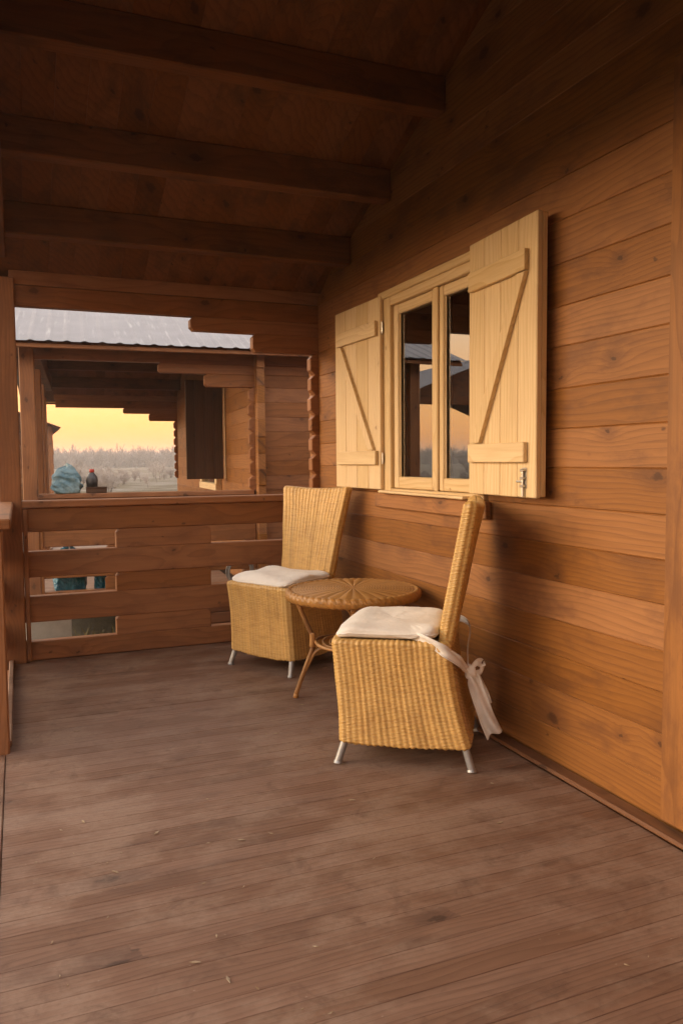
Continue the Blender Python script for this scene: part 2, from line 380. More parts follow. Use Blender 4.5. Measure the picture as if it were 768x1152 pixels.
def yrange(z):
    d = (z-2.285)/SL+.1
    return max(d, 0)
def build_cabin(root, main=True):
    m = MB(); x0, x1 = XW, XW+.07
    ext = .12
    for i in range(len(seams)-1):
        z0, z1 = seams[i], seams[i+1]
        if z0 >= RIDGE-.02: break
        z1 = min(z1, RIDGE-.01)
        rn = random.random()
        if z1 <= 2.2:
            ext = .12+random.uniform(-.012, .012); segs = [(YA-ext, YB+ext)]
            if .98 < z0 < 2.0: segs = [(YA-ext, WY0), (WY1, YB+ext)]
            for (a, b) in segs: m.box(x0, x1, a, b, z0, z1, 1, .0035, rnd=rn)
        else:
            a0, a1 = max(yrange(z0)-.0, -.0), yrange(z1)
            poly = [(YA+a0, z0), (YB-a0, z0), (YB-a1, z1), (YA+a1, z1)]
            m.prism(poly, 0, x0, x1, 1, rnd=rn, b=.003)
    m.build('log_wall', MW['log'], root)
    # end walls with projecting, shaped log ends, stepped brackets under the eave
    for (ya, yb, nm) in ((YB-.07, YB, 'far'), (YA, YA+.07, 'near')):
        m = MB()
        def endlog(xl, xr, z0, z1, c=.018, both=False):
            poly = [(xl, z0+c), (xl+c, z0), (xr, z0), (xr, z1), (xl+c, z1), (xl, z1-c)]
            if both: poly = [(xl, z0+c*.3), (xl+c*.3, z0), (xr-c*.3, z0), (xr, z0+c*.3), (xr, z1-c), (xr-c, z1), (xl+c, z1), (xl, z1-c)]
            m.prism(poly, 1, ya, yb, 0, b=.004)
        XE = 5.2
        zz = np.linspace(0.945, 1.872, 8)
        low = [0, .115, .231, .384, .498, .650, .766, .945]
        for a, b in zip(low[:-1], low[1:]): m.box(XW+.002, XE, ya+.004, yb-.004, a, b, 0, .005)
        for a, b in zip(zz[:-1], zz[1:]): endlog(1.805+random.uniform(-.004, .004), XE, a, b, .03)
        endlog(1.412, XE, 1.872, 1.986, .02); endlog(1.013, XE, 1.986, 2.072, .02)
        endlog(0.0, XE, 2.072, 2.190, .0); m.prism([(ya, 2.192), (yb, 2.192), (yb, zc(yb)-.003), (ya, zc(ya)-.003)], 0, -.02, XE, 0, b=.004)
        m.build('end_wall', MW['end'], root)
        m = MB()
        for a, b in ((.004, .115), (.231, .384), (.498, .650), (.766, .907)): m.box(-.02, XW-.004, ya, yb, a, b, 0, .005)
        for a, b in ((.115, .231), (.384, .498), (.650, .766)):
            sh = random.uniform(-.012, .012)
            c = .022
            for xl, xr in ((.535+sh, 1.12+sh), (1.735+sh, XW-.004)):
                poly = [(xl, a+.004), (xl+.004, a), (xr-.004, a), (xr, a+.004), (xr, b-c), (xr-c, b), (xl+c, b), (xl, b-c)]
                m.prism(poly, 1, ya+.003, yb-.003, 0, b=.004)
        rl = m.build('railing', MW['end'], root)
        m = MB(); m.box(.005, 1.842, ya-.022, yb+.035, .907, .949, 0, .006); m.build('railing_cap', MW['end'], rl)
        m = MB(); m.box(-.108, .008, ya-.03, yb+.02, -.38, 2.225, 2, .006); m.build('post', MW['end'], root)
        m = MB(); m.box(.0095, .036, ya-.022, ya+.0-.001, 0.004, .9, 2, .004); m.build('cleat', MW['end'], root)
    # tie beam, gable boarding on the open side
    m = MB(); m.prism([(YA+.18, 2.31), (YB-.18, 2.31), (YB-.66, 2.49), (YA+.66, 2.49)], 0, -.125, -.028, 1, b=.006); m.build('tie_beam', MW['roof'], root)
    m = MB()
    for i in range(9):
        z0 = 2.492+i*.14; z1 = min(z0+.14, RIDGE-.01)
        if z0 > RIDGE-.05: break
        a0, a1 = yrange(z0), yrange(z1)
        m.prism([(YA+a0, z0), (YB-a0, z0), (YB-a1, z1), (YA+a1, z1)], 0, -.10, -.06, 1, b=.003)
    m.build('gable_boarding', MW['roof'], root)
    # purlins
    for sgn in (0, 1):
        for k, yp in enumerate((4.365, 3.821, 3.245, 2.65)):
            y = yp+.045 if sgn == 0 else YA+YB-yp-.045
            zb = zc(y)-.145
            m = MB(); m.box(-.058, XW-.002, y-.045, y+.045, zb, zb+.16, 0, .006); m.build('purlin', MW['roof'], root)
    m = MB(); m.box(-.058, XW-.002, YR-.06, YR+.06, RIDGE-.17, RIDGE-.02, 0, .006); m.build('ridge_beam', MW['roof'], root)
    # roof boards (run down the slope), metal sheet above
    OV = .2; XL, XR = -.48, 5.5
    ang = math.atan(SL)
    for sgn in (0, 1):
        m = MB(); x = XL; Lr = (YB+OV-YR)
        while x < XR-.01:
            w = min(.135, XR-x)
            y0, y1 = (YR, YB+OV) if sgn == 0 else (YA-OV, YR)
            zz = lambda y: 2.285+SL*((YB-y) if sgn == 0 else (y-YA))-SL*.1
            vs = []
            poly = [(y0, zz(y0)), (y1, zz(y1)), (y1, zz(y1)+.02), (y0, zz(y0)+.02)]
            m.prism(poly, 0, x+.0003, x+w-.0003, 1, b=.0012)
            x += .135
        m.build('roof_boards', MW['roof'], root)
        # ribbed sheet
        xs = np.arange(XL-.04, XR+.04, .0125); ys = np.linspace(0, 1, 14)
        prof = .009*np.clip(np.abs(((xs/.1375) % 1)-.5)*4-1.05, 0, .8)/.8
        P = np.zeros((len(xs), len(ys), 3))
        ya_, yb_ = (YR, YB+OV+.06) if sgn == 0 else (YR, YA-OV-.06)
        for j, t in enumerate(ys):
            y = ya_+(yb_-ya_)*t
            P[:, j, 0] = xs; P[:, j, 1] = y
            P[:, j, 2] = 2.285-SL*.1+SL*((YB-y) if sgn == 0 else (y-YA))+.035+prof+.002*np.sin(xs*3+t*7)
        ob = grid_obj('metal_roof', P, P.copy(), MW['sheet'], root, smooth=False)
        so = ob.modifiers.new('thick', 'SOLIDIFY'); so.thickness = .0012
        m = MB(); ye = (YB+OV+.002) if sgn == 0 else (YA-OV-.027)
        m.box(XL, XR, ye, ye+.025, zc(YB+OV)-.035, zc(YB+OV)-.001, 0, .004); m.build('fascia', MW['end'], root)
    # rear of the house and a dim room behind the window
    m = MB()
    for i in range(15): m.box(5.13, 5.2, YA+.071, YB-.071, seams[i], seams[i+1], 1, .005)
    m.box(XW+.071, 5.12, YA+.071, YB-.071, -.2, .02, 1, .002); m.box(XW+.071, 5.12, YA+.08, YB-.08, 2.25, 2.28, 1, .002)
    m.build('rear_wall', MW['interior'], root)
    # house base
    m = MB(); m.box(XW+.02, 5.1, YA+.05, YB-.05, -.5, -.21, 0, .01); m.box(-.1, XW, YB-.12, YB-.02, -.13, -.06, 0, .01); m.box(-.1, XW, YA+.02, YA+.12, -.13, -.06, 0, .01)
    m.build('base_sill', MW['end'], root)

cabin = empty('log_cabin', (0, 0, 0), 0, 'brown stained log cabin whose covered porch we stand on, with shuttered window', 'cabin')
build_cabin(cabin)
basic = list(children(cabin))

# distant copies made before our own window and fittings are added
nb = copy_tree(cabin); tag(nb, 'neighbouring log cabin with grey ribbed metal roof, seen over the far railing', 'cabin')
A_N = math.radians(-4.0)
nb.rotation_euler = (0, 0, A_N)
# local (0,-1.1) must land on (0.135,7.05)
def place(root, lx, ly, wx, wy, rz):
    root.rotation_euler = (0, 0, rz); c, s = math.cos(rz), math.sin(rz)
    root.location = (wx-(c*lx-s*ly), wy-(s*lx+c*ly), 0)
place(nb, 0, YA, .135, 7.05, A_N); nb.location.z = -.04
for o in children(nb):
    if o.name.startswith('railing') and o.bound_box[0][1] > 2:      # the neighbour's far end is open
        for q in children(o): bpy.data.objects.remove(q)
        bpy.data.objects.remove(o)
for o in children(nb):
    if o.name.startswith('post') and o.bound_box[0][1] > 2: o.location.x = -.14; far_post = o
for yy in (1.15, 2.9):
    o = far_post.copy(); col.objects.link(o); o.location = (-.02-.02*yy, yy-YB, 0)
c3 = copy_tree(cabin); tag(c3, 'farther cabin with only its low roof tip showing beside the neighbour porch posts', 'cabin')
place(c3, -.48, YA-.25, 1.15, 24.0, math.radians(90))
c4 = copy_tree(cabin, None, ('log_wall', 'end_wall', 'rear_wall', 'railing', 'base_sill')); c4.name = 'open_shelter'; tag(c4, 'open timber shelter mirrored in the window glass, its gable roof against orange sky', 'shelter')
for yy in (YA+.05, YB-.05):
    m = MB(); m.box(5.2, 5.32, yy-.06, yy+.06, -.4, 2.2, 2, .006); m.build('post', MW['end'], c4)
place(c4, -.48, YA-.25, -2.6, 14.0, math.radians(90))

# --- our cabin: floor trim, door trim, window, shutters
m = MB(); m.box(1.785, 1.850, YA+.05, 4.92, .003, .020, 1, .006); m.build('floor_batten', MW['batten'], cabin)
m = MB(); m.box(1.822, 1.8595, 1.70, 1.848, .036, 2.35, 2, .006); m.build('door_trim', MW['log'], cabin)
win = MB()
cw = .125
yA_, yB_ = 2.765, 3.925
win.box(1.838, 1.875, yB_-cw, yB_, .992, 2.062, 2, .004); win.box(1.838, 1.875, yA_, yA_+cw, 1.03, 2.062, 2, .004)
win.box(1.838, 1.875, yA_+cw+.001, yB_-cw-.001, 1.985, 2.062, 1, .004); win.box(1.838, 1.875, yA_+cw+.002, yB_-cw-.001, .992, 1.018, 1, .004)
win.box(1.826, 1.8385, yA_+.0, yB_, 2.028, 2.068, 1, .004)
window = win.build('window', MW['pine'], cabin)
def sash(y0, y1):
    s = MB(); st = .052; z0, z1 = 1.02, 1.983
    s.box(1.858, 1.898, y0, y0+st, z0, z1, 2, .005); s.box(1.858, 1.898, y1-st, y1, z0, z1, 2, .005)
    s.box(1.86, 1.896, y0+st, y1-st, z0, z0+.062, 1, .005); s.box(1.86, 1.896, y0+st, y1-st, z1-.05, z1, 1, .005)
    # glazing bead
    for a in (y0+st, y1-st-.008): s.box(1.868, 1.876, a, a+.008, z0+.062, z1-.05, 2, .002)
    s.build('sash', MW['pine'], window)
    g = MB(); g.box(1.878, 1.884, y0+st-.005, y1-st+.005, z0+.05, z1-.04, 2, .0005); g.build('pane', MW['glass'], window)
yc = 3.325
sash(yc+.004, yB_-cw-.004); sash(yA_+cw+.004, yc-.004)
m = MB(); m.box(1.846, 1.8575, yc-.02, yc+.026, 1.018, 1.984, 2, .004); m.build('mullion', MW['pine'], window)
m = MB(); m.box(1.80, 1.8575, yA_+.235, yB_-.045, .9935, 1.0075, 1, .004, rnd=.95); m.build('sill', MW['pine'], window)
m = MB(); m.box(1.834, 1.8585, 2.86, 3.995, .912, .990, 1, .005); m.build('apron_board', MW['log'], window)

def shutter(hx, hy, fx, fy, z0, z1, zdir, latch):
    # local x along the width from hinge to free edge, local y outwards (into the porch), face at y=0
    L = math.hypot(fx-hx, fy-hy); ux, uy = (fx-hx)/L, (fy-hy)/L
    nx, ny = uy, -ux
    if nx > 0: nx, ny = -nx, -ny
    M = Matrix(((ux, nx, 0, hx), (uy, ny, 0, hy), (0, 0, 1, 0), (0, 0, 0, 1)))
    m = MB(); n = 4; w = L/n
    for i in range(n): m.box(i*w+.0008, (i+1)*w-.0008, -.022, 0, z0+random.uniform(0, .002), z1, 2, .0035, M=M)
    m.box(L-.05, L-.003, -.046, -.0235, z0+.004, z1-.004, 2, .003, M=M); m.box(.003, .05, -.046, -.0235, z0+.004, z1-.004, 2, .003, M=M)
    sh = m.build('shutter', MW['pine'], cabin)
    zt0, zt1 = z1-.205, z1-.125; zb0, zb1 = z0+.135, z0+.212
    for (a, b) in ((zt0, zt1), (zb0, zb1)):
        m = MB(); m.box(.025, L-.055, .0008, .021, a, b, 0, .003, M=M); m.build('batten', MW['pine'], sh)
    m = MB()
    p0, p1 = (.085, zb1+.004), (L-.085, zt0-.004)
    d = Vector((p1[0]-p0[0], p1[1]-p0[1])).normalized(); nrm = Vector((-d.y, d.x))*.021
    w_ = .03
    poly = [(p0[0]-w_, p0[1]), (p0[0]+w_, p0[1]), (p1[0]+w_, p1[1]), (p1[0]-w_, p1[1])]
    m.prism(poly, 1, .001, .020, 2, M=M, b=.003); m.build('brace', MW['pine'], sh)
    for zz in (z0+.17, z1-.165):
        m = MB(); m.tube([M @ Vector((-.004, -.012, zz-.03)), M @ Vector((-.004, -.012, zz+.03))], .0045, 8); m.build('hinge', MW['zinc'], sh)
    if latch:
        m = MB(); x = L-.075
        m.box(x-.016, x+.016, .0005, .003, z0+.035, z0+.115, 2, .0008, M=M)
        m.tube([M @ Vector((x, .009, z0+.005)), M @ Vector((x, .009, z0+.11))], .0055, 8)
        for q in (.045, .075, .105): m.box(x-.012, x+.012, .003, .016, z0+q-.005, z0+q+.005, 0, .002, M=M)
        m.tube([M @ Vector((x, .010, z0+.062)), M @ Vector((x-.03, .016, z0+.062))], .0045, 8)
        m.build('latch', MW['zinc'], sh)
    return sh
shutter(1.815, 3.875, 1.793, 4.465, 1.010, 2.046, 1, False)
shutter(1.803, 2.950, 1.778, 2.437, 1.022, 2.078, -1, True)

# side railing on the open side
sr = empty('side_railing', (0, 0, 0), 0, 'short brown plank railing on the open side, meeting the far corner post', 'railing')
m = MB(); m.box(-.235, -.038, 3.36, 4.94, .907, .95, 1, .006); m.build('railing_cap', MW['end'], sr)
for a, b in ((.115, .231), (.384, .498), (.62, .75), (.79, .886)):
    m = MB(); m.box(-.155, -.115, 3.46, 4.885, a, b+.02, 1, .005); m.build('rail', MW['end'], sr)
m = MB(); m.box(-.185, -.070, 3.375, 3.455, -.38, .905, 2, .006); m.build('post', MW['end'], sr)

# deck
m = MB()
y = YA; 
while y < 4.925:
    w = .0715
    x0 = -.085
    cuts = [x0, 1.79]
    m.box(cuts[0]+.001, cuts[1]-.001, y+.0001, y+w-.0001, -.028, random.uniform(-.0007, .0007), 0, .0014)
    y += w
m.box(-.20, -.0858, YA, 3.37, -.028, .003, 1, .004, rnd=.2)
m.box(-.0875, -.062, 3.46, 4.93, .001, .026, 1, .004)
deck = m.build('porch_deck', MW['deck']); tag(deck, 'worn brown plank porch deck', None, None, 'structure')
m = MB(); m.box(-.2, 1.9, YA, 4.93, -.2, -.03, 0, .004); o = m.build('deck_frame', MW['end']); tag(o, kind='structure')
nd = deck.copy(); col.objects.link(nd); nd.location = nb.location; nd.rotation_euler = nb.rotation_euler; nd.name = 'neighbour_deck'
tag(nd, kind='structure'); 

# litter on the deck
m = MB()
for i in range(60):
    x = random.uniform(0, 1.65); y = random.uniform(.9, 4.4); a = random.uniform(0, PI)
    if i < 14: x = random.uniform(.0, .6); y = random.uniform(1.3, 3.0)
    s_ = random.choice((.003, .004, .005, .009))
    M = Matrix.Translation((x, y, .0035)) @ Matrix.Rotation(a, 4, 'Z') @ Matrix.Rotation(random.uniform(-.25, .25), 4, 'X')
    m.prism([(-s_*1.6, 0), (0, -s_*.45), (s_*1.5, s_*.1), (.2*s_, s_*.5)], 2, -.0007, .0007, 0, M=M, b=.0002)
o = m.build('litter', MW['litter']); tag(o, 'tiny pale leaf bits scattered on the worn deck', 'litter', None, 'stuff')

# ------------------------------------------------------------------ wicker chair
RIB, ROW = .022, .0068
def disp_weave(U, V, amp=1.0):
    rib = np.abs(np.cos(PI*U/RIB))**.7
    fr = (V/ROW) % 1; r = np.floor(V/ROW)
    st = np.sqrt(np.clip(1-(2*fr-1)**2, 0, 1))
    al = np.cos(PI*U/RIB*1.0+PI*r)
    return amp*(.0056*rib+.0024*st+.0008*st*al)
def normals(P, wrap):
    du = (np.roll(P, -1, 0)-np.roll(P, 1, 0)) if wrap else np.gradient(P, axis=0)
    dv = np.gradient(P, axis=1)
    n = np.cross(du, dv); n /= np.maximum(np.linalg.norm(n, axis=2, keepdims=True), 1e-9); return n
def rrect(t, hx0, hx1, hy0, hy1, r):
    # closed rounded rectangle with fractional parameter by side: t array in [0,1)
    sides = []
    def arc(cx_, cy_, a0, n): return [(cx_+r*math.cos(a0+PI/2*k/n), cy_+r*math.sin(a0+PI/2*k/n)) for k in range(n)]
    return sides
def perim(ns, nf, nc, wx, y0, y1, r):
    """counter-clockwise ring, starts at right side bottom; ns pts on the sides (y direction), nf on front/back (x direction)"""
    pts = []
    for k in range(ns): pts.append((wx, y0+r+(y1-y0-2*r)*k/ns))
    for k in range(nc): a = PI/2*k/nc; pts.append((wx-r+r*math.cos(a), y1-r+r*math.sin(a)))
    for k in range(nf): pts.append((wx-r-(2*wx-2*r)*k/nf, y1))
    for k in range(nc): a = PI/2+PI/2*k/nc; pts.append((-wx+r+r*math.cos(a), y1-r+r*math.sin(a)))
    for k in range(ns): pts.append((-wx, y1-r-(y1-y0-2*r)*k/ns))
    for k in range(nc): a = PI+PI/2*k/nc; pts.append((-wx+r+r*math.cos(a), y0+r+r*math.sin(a)))
    for k in range(nf): pts.append((-wx+r+(2*wx-2*r)*k/nf, y0))
    for k in range(nc): a = 1.5*PI+PI/2*k/nc; pts.append((wx-r+r*math.cos(a), y0+r+r*math.sin(a)))
    return np.array(pts)
def loft(name, sect, rows_in, mat, parent, ref, seams_noise=0.0):
    """sect: list of (ring Nx3) from bottom to top, then rings rolled inwards to close the top"""
    P = np.stack(sect, 1)                              # (nu, nv, 3)
    seg = np.linalg.norm(np.roll(ref, -1, 0)-ref, axis=1); Ltot = seg.sum()
    u = np.concatenate([[0], np.cumsum(seg)[:-1]])
    nr = round(Ltot/RIB); u = u*(nr*RIB/Ltot)
    v = np.concatenate([[0], np.cumsum(np.linalg.norm(np.diff(P, axis=1), axis=2).mean(0))])
    U, V = np.meshgrid(u, v, indexing='ij')
    wob = .0012*np.sin(U*37+1.3)*np.sin(V*19)+.0010*np.sin(U*11+V*23)
    N = normals(P, True)
    fade = np.ones(P.shape[1]); fade[-rows_in:] = np.linspace(1, .25, rows_in)
    P2 = P+N*((disp_weave(U, V+.0015*np.sin(U*60)+.0012*np.sin(U*23+V*9))+wob)*fade)[..., None]
    G = np.stack([U, V, np.zeros_like(U)], -1)
    return grid_obj(name, P2, G, mat, parent, wrap_u=True)

def make_chair(label):
    root = empty('wicker_chair', (0, 0, 0), 0, label, 'chair', 'wicker chairs on the porch')
    # seat base; local +y is the way the chair faces
    zs = np.arange(.094, .474, ROW/4)
    def rear(z): return np.interp(z, [.09, .17, .25, .33, .40, .49], [-.252, -.228, -.208, -.192, -.181, -.175])
    def front(z): return np.interp(z, [.09, .2, .3, .4, .49], [.243, .247, .254, .264, .276])
    sect = []
    for z in zs:
        w = np.interp(z, [.09, .3, .49], [.240, .232, .238])
        r2 = perim(78, 84, 8, w, rear(z), front(z), .026)
        t = (z-.094)/.38
        arch = -.014*np.cos(np.clip(r2[:, 0]/.24, -1, 1)*PI/2)*(np.abs(r2[:, 1]-(rear(z)+front(z))/2) > .2)-.010*np.cos(np.clip(r2[:, 1]/.26, -1, 1)*PI/2)*(np.abs(r2[:, 0]) > .2)
        zc_ = z+arch*(1-t)
        sect.append(np.column_stack([r2, zc_]))
    nin = 0
    for k, (ins, dz) in enumerate(((.003, .005), (.008, .0085), (.014, .010), (.021, .0085), (.03, .004), (.06, .002), (.12, .001), (.19, .001), (.2055, .001))):
        r2 = perim(78, 84, 8, .238-ins, rear(.474)+ins, front(.474)-ins, max(.026-ins*.12, .001))
        sect.append(np.column_stack([r2, np.full(len(r2), .474+dz)])); nin += 1
    # under-edge
    under = []
    for ins, dz in ((.18, .02), (.04, .012), (.012, -.002)):
        b = sect[0].copy(); c = b[:, :2].mean(0); sc = 1-ins/.24
        b[:, :2] = c+(b[:, :2]-c)*sc; b[:, 2] += dz; under.append(b)
    sect = under+sect
    loft('seat_base', sect, nin, MW['wicker'], root, sect[len(sect)//2])
    # backrest
    zb = np.arange(.435, 1.000, ROW/4); sect = []
    def yf(z): return np.interp(z, [.43, .5, .75, 1.02], [-.126, -.136, -.181, -.232])
    for z in zb:
        w = np.interp(z, [.43, .5, .8, 1.02], [.186, .190, .222, .255]); th = np.interp(z, [.43, .6, 1.02], [.046, .05, .050])
        r2 = perim(9, 76, 8, w, yf(z)-th, yf(z), .0215)
        t = (z-.435)/.565
        dip = -.012*np.cos(np.clip(r2[:, 0]/w, -1, 1)*PI/2)*t**3
        curve = -.012*(1-(r2[:, 0]/w)**2)*t           # slight hollow
        sect.append(np.column_stack([r2[:, 0], r2[:, 1]+curve, z+dip]))
    nin = 0
    top = sect[-1]; c = top.mean(0)
    for a in (.2, .45, .7, .9, 1.0):
        th = .0215
        b = top.copy()
        ymid = yf(1.0)-.025-.012*(1-(b[:, 0]/.255)**2)
        ins = 1-math.cos(a*PI/2); 
        b[:, 1] = ymid+(b[:, 1]-ymid)*(1-ins*.96); b[:, 0] = b[:, 0]*(1-ins*.018/.25); b[:, 2] += math.sin(a*PI/2)*.016
        sect.append(b); nin += 1
    loft('backrest', sect, nin, MW['wicker'], root, sect[len(sect)//2])
    for sx in (-1, 1):
        for sy, (yt, yb_) in ((1, (.205, .252)), (-1, (-.210, -.258))):
            m = MB(); a = Vector((sx*.208, yt, .16)); b = Vector((sx*.232, yb_, .009))
            m.tube([a, b], [.0155, .0145], 16); d = (b-a).normalized()
            m.tube([b-d*.004+Vector((0, 0, 0)), Vector((b.x, b.y, .0055)), Vector((b.x+sx*.001, b.y, .0012))], [.0155, .0185, .0185], 16)
            m.build('leg', MW['steel'], root, smooth=False)
    return root

def cushion(label, seed):
    root = None
    nu, nv = 90, 41
    th = np.linspace(0, 2*PI, nu, endpoint=False); ph = np.linspace(-PI/2, PI/2, nv)
    T, Ph = np.meshgrid(th, ph, indexing='ij')
    def sp(c, e): return np.sign(c)*np.abs(c)**e
    x = .229*sp(np.cos(Ph), .30)*sp(np.cos(T), .27); y = .200*sp(np.cos(Ph), .30)*sp(np.sin(T), .27)
    z = .026*sp(np.sin(Ph), .75)
    r = np.sqrt((x/.222)**2+(y/.197)**2)
    top = np.clip(z/.027, -1, 1)
    z = z*(1+.18*np.cos(np.clip(r, 0, 1)*PI/2)*(top > 0))
    rs = np.random.default_rng(seed)
    for k in range(16):
        a = rs.uniform(0, 2*PI); fq = rs.uniform(14, 52); p = rs.uniform(0, 6)
        z += (.0022/math.sqrt(fq/20))*np.sin(fq*(x*math.cos(a)+y*math.sin(a))+p)*(top > -.2)
    # puckers near the edge
    edge = np.exp(-((r-1.0)/.12)**2)
    z += .0016*edge*np.sin(T*31+seed)*(top > -.5); 
    # slight bend: front hangs down over the wicker edge
    y2 = y+.068
    z += -.018*np.clip((y2-.19)/.08, 0, 1)**2
    P = np.stack([x, y2, z+.027+.4835], -1)
    o = grid_obj('seat_cushion', P, P*1.0, MW['cloth'], None, wrap_u=True)
    pm = MB(); e = 120; pp = []
    for k in range(e):
        t = 2*PI*k/e; q = lambda c, w_: w_*math.copysign(abs(c)**.27, c)
        px, py = q(math.cos(t), .2295), q(math.sin(t), .2005)+.068
        pp.append((px, py, .5105-.018*max(0, min(1, (py-.19)/.08))**2+.0012*math.sin(t*17+seed)))
    pm.tube(pp+pp[:1], .0032, 6, cap=False); pm.build('piping', MW['cloth'], o, True)
    tag(o, label, 'cushion', 'cream cushions on the wicker chairs')
    return o
def ribbon(name, pts, wdir, widths, parent, folds=2.0, amp=.004, seed=1, nseg=10, mat=None):
    C = spline(pts, nseg); n = len(C); nw = 13
    wd = spline(wdir, nseg); rs = np.random.default_rng(seed)
    P = np.zeros((nw, n, 3)); ph = rs.uniform(0, 6)
    ws = np.interp(np.linspace(0, 1, n), np.linspace(0, 1, len(widths)), widths)
    for j, p in enumerate(C):
        t = (C[min(j+1, n-1)]-C[max(j-1, 0)]).normalized()
        w = wd[j]-t*wd[j].dot(t); w.normalize(); nn = t.cross(w)
        for i in range(nw):
            a = i/(nw-1)-.5
            off = amp*math.sin(folds*2*PI*a+ph+.12*j)+amp*.5*math.sin(folds*5*a+j*.35)
            q = p+w*(a*ws[j])+nn*off
            P[i, j] = q
    o = grid_obj(name, P, P.copy(), mat or MW['cloth'], parent)
    so = o.modifiers.new('thick', 'SOLIDIFY'); so.thickness = .0022; so.offset = 0
    return o

def chair_frame(o, loc, F):
    # local +y -> F
    o.location = (loc[0], loc[1], 0); o.rotation_euler = (0, 0, math.atan2(-F[0], F[1]))
F2 = (-.83205, .5547); L2 = (1.445, 2.815)
F1 = (-.87358, -.48668); L1 = (1.430, 4.306)
ch2 = make_chair('nearer wicker chair seen from its side, white cloth ties knotted behind its back')
chair_frame(ch2, L2, F2)
ch1 = copy_tree(ch2); tag(ch1, 'farther wicker chair facing out, half behind the round table, by the log railing', 'chair', 'wicker chairs on the porch')
chair_frame(ch1, L1, F1)
cu2 = cushion('cream seat cushion with knotted tie ribbons on the nearer wicker chair', 3); chair_frame(cu2, L2, F2)
cu1 = cushion('cream seat cushion on the farther wicker chair, partly hidden by the table', 11); chair_frame(cu1, L1, F1)
# ties of the near cushion (chair-local; near side is local -x? resolved from the facing)
sx = None
S2 = Vector((-.5547, -.83205, 0)); ux = Vector((math.cos(ch2.rotation_euler.z), math.sin(ch2.rotation_euler.z), 0))
sg = 1 if ux.dot(S2) > 0 else -1
def Lp(s, fy, z): return (sg*s, fy, z)
K = (.10, -.240, .347)
ribbon('tie_ribbon', [Lp(.190, -.02, .503), Lp(.232, -.075, .500), Lp(.250, -.155, .462), Lp(.205, -.208, .415), Lp(.15, -.226, .378), Lp(*K)],
       [(0, .1, 1), (sg*.25, .2, 1), (sg*.1, .5, 1), (sg*.2, .1, 1), (0, 0, 1), (0, 0, 1)], [.026, .038, .042, .038, .032, .024], cu2, 1.3, .003, 5)
ribbon('tie_ribbon', [Lp(-.215, -.09, .50), Lp(-.235, -.19, .49), Lp(-.16, -.235, .47), Lp(.0, -.232, .41), Lp(*K)],
       [(0, 0, 1)]*5, [.03, .028, .024, .022, .018], cu2, 1.0, .002, 6)
for i, (pts, w, sd) in enumerate((
    ([Lp(*K), Lp(.10, -.262, .315), Lp(.095, -.282, .25), Lp(.075, -.312, .16), Lp(.055, -.338, .088)], [.026, .05, .060, .066, .072], 8),
    ([Lp(*K), Lp(.08, -.262, .32), Lp(.065, -.280, .27), Lp(.06, -.302, .205)], [.028, .046, .054, .058], 9))):
    ribbon('tie_tail', pts, [(sg*.45, 1, .3)]*len(pts), w, cu2, 1.3, .010, sd)
# the knot and its loops
def blob(name, c, r, parent, seed, sc=(1, 1, 1)):
    th = np.linspace(0, 2*PI, 28, endpoint=False); ph = np.linspace(-PI/2, PI/2, 15)
    T, Ph = np.meshgrid(th, ph, indexing='ij')
    d = 1+.13*np.sin(3*T+seed)*np.cos(Ph)+.1*np.sin(5*Ph+2*T+seed)
    P = np.stack([c[0]+r*sc[0]*d*np.cos(Ph)*np.cos(T), c[1]+r*sc[1]*d*np.cos(Ph)*np.sin(T), c[2]+r*sc[2]*d*np.sin(Ph)], -1)
    return grid_obj(name, P, P.copy(), MW['cloth'], parent, wrap_u=True)
blob('tie_knot', Lp(.10, -.246, .347), .024, cu2, 1, (1.0, .9, 1.15))
ribbon('tie_loop', [Lp(.10, -.25, .355), Lp(.08, -.275, .38), Lp(.05, -.292, .363), Lp(.06, -.285, .335), Lp(.095, -.26, .34)], [(sg*.6, .3, .6)]*5, [.02, .032, .036, .03, .02], cu2, 1.0, .003, 12)

# ------------------------------------------------------------------ rattan table
TC = (1.497, 3.52); ZT = .55; RT = .322
tb = empty('rattan_table', (TC[0], TC[1], 0), 0, 'round rattan table with woven top and splayed cane legs between the chairs', 'table')
# woven top
nr_, nth = 190, 300
r = np.linspace(0.002, RT-.012, nr_); th = np.linspace(0, 2*PI, nth, endpoint=False)
Tt, Rr = np.meshgrid(th, r, indexing='ij')
NS = 30
spoke = np.abs(np.cos(NS*Tt/2))**.8
fr = (Rr/ROW) % 1; st = np.sqrt(np.clip(1-(2*fr-1)**2, 0, 1)); rw = np.floor(Rr/ROW)
big = np.abs(np.cos(10*Tt/2+.3))**.6
z = ZT-.004-.010*(Rr/RT)**4+.0018*st+.0042*spoke*np.clip(Rr/.05, 0, 1)*(.4+.6*Rr/RT)+.0008*st*np.cos(NS*Tt/2+PI*rw)-.006*np.exp(-(Rr/.035)**2)+.004*np.exp(-(Rr/.015)**2)
P = np.stack([Rr*np.cos(Tt), Rr*np.sin(Tt), z], -1)
G = np.stack([Tt*.105, Rr, np.zeros_like(Rr)], -1)
grid_obj('tabletop', P, G, MW['wickertop'], tb, wrap_u=True)
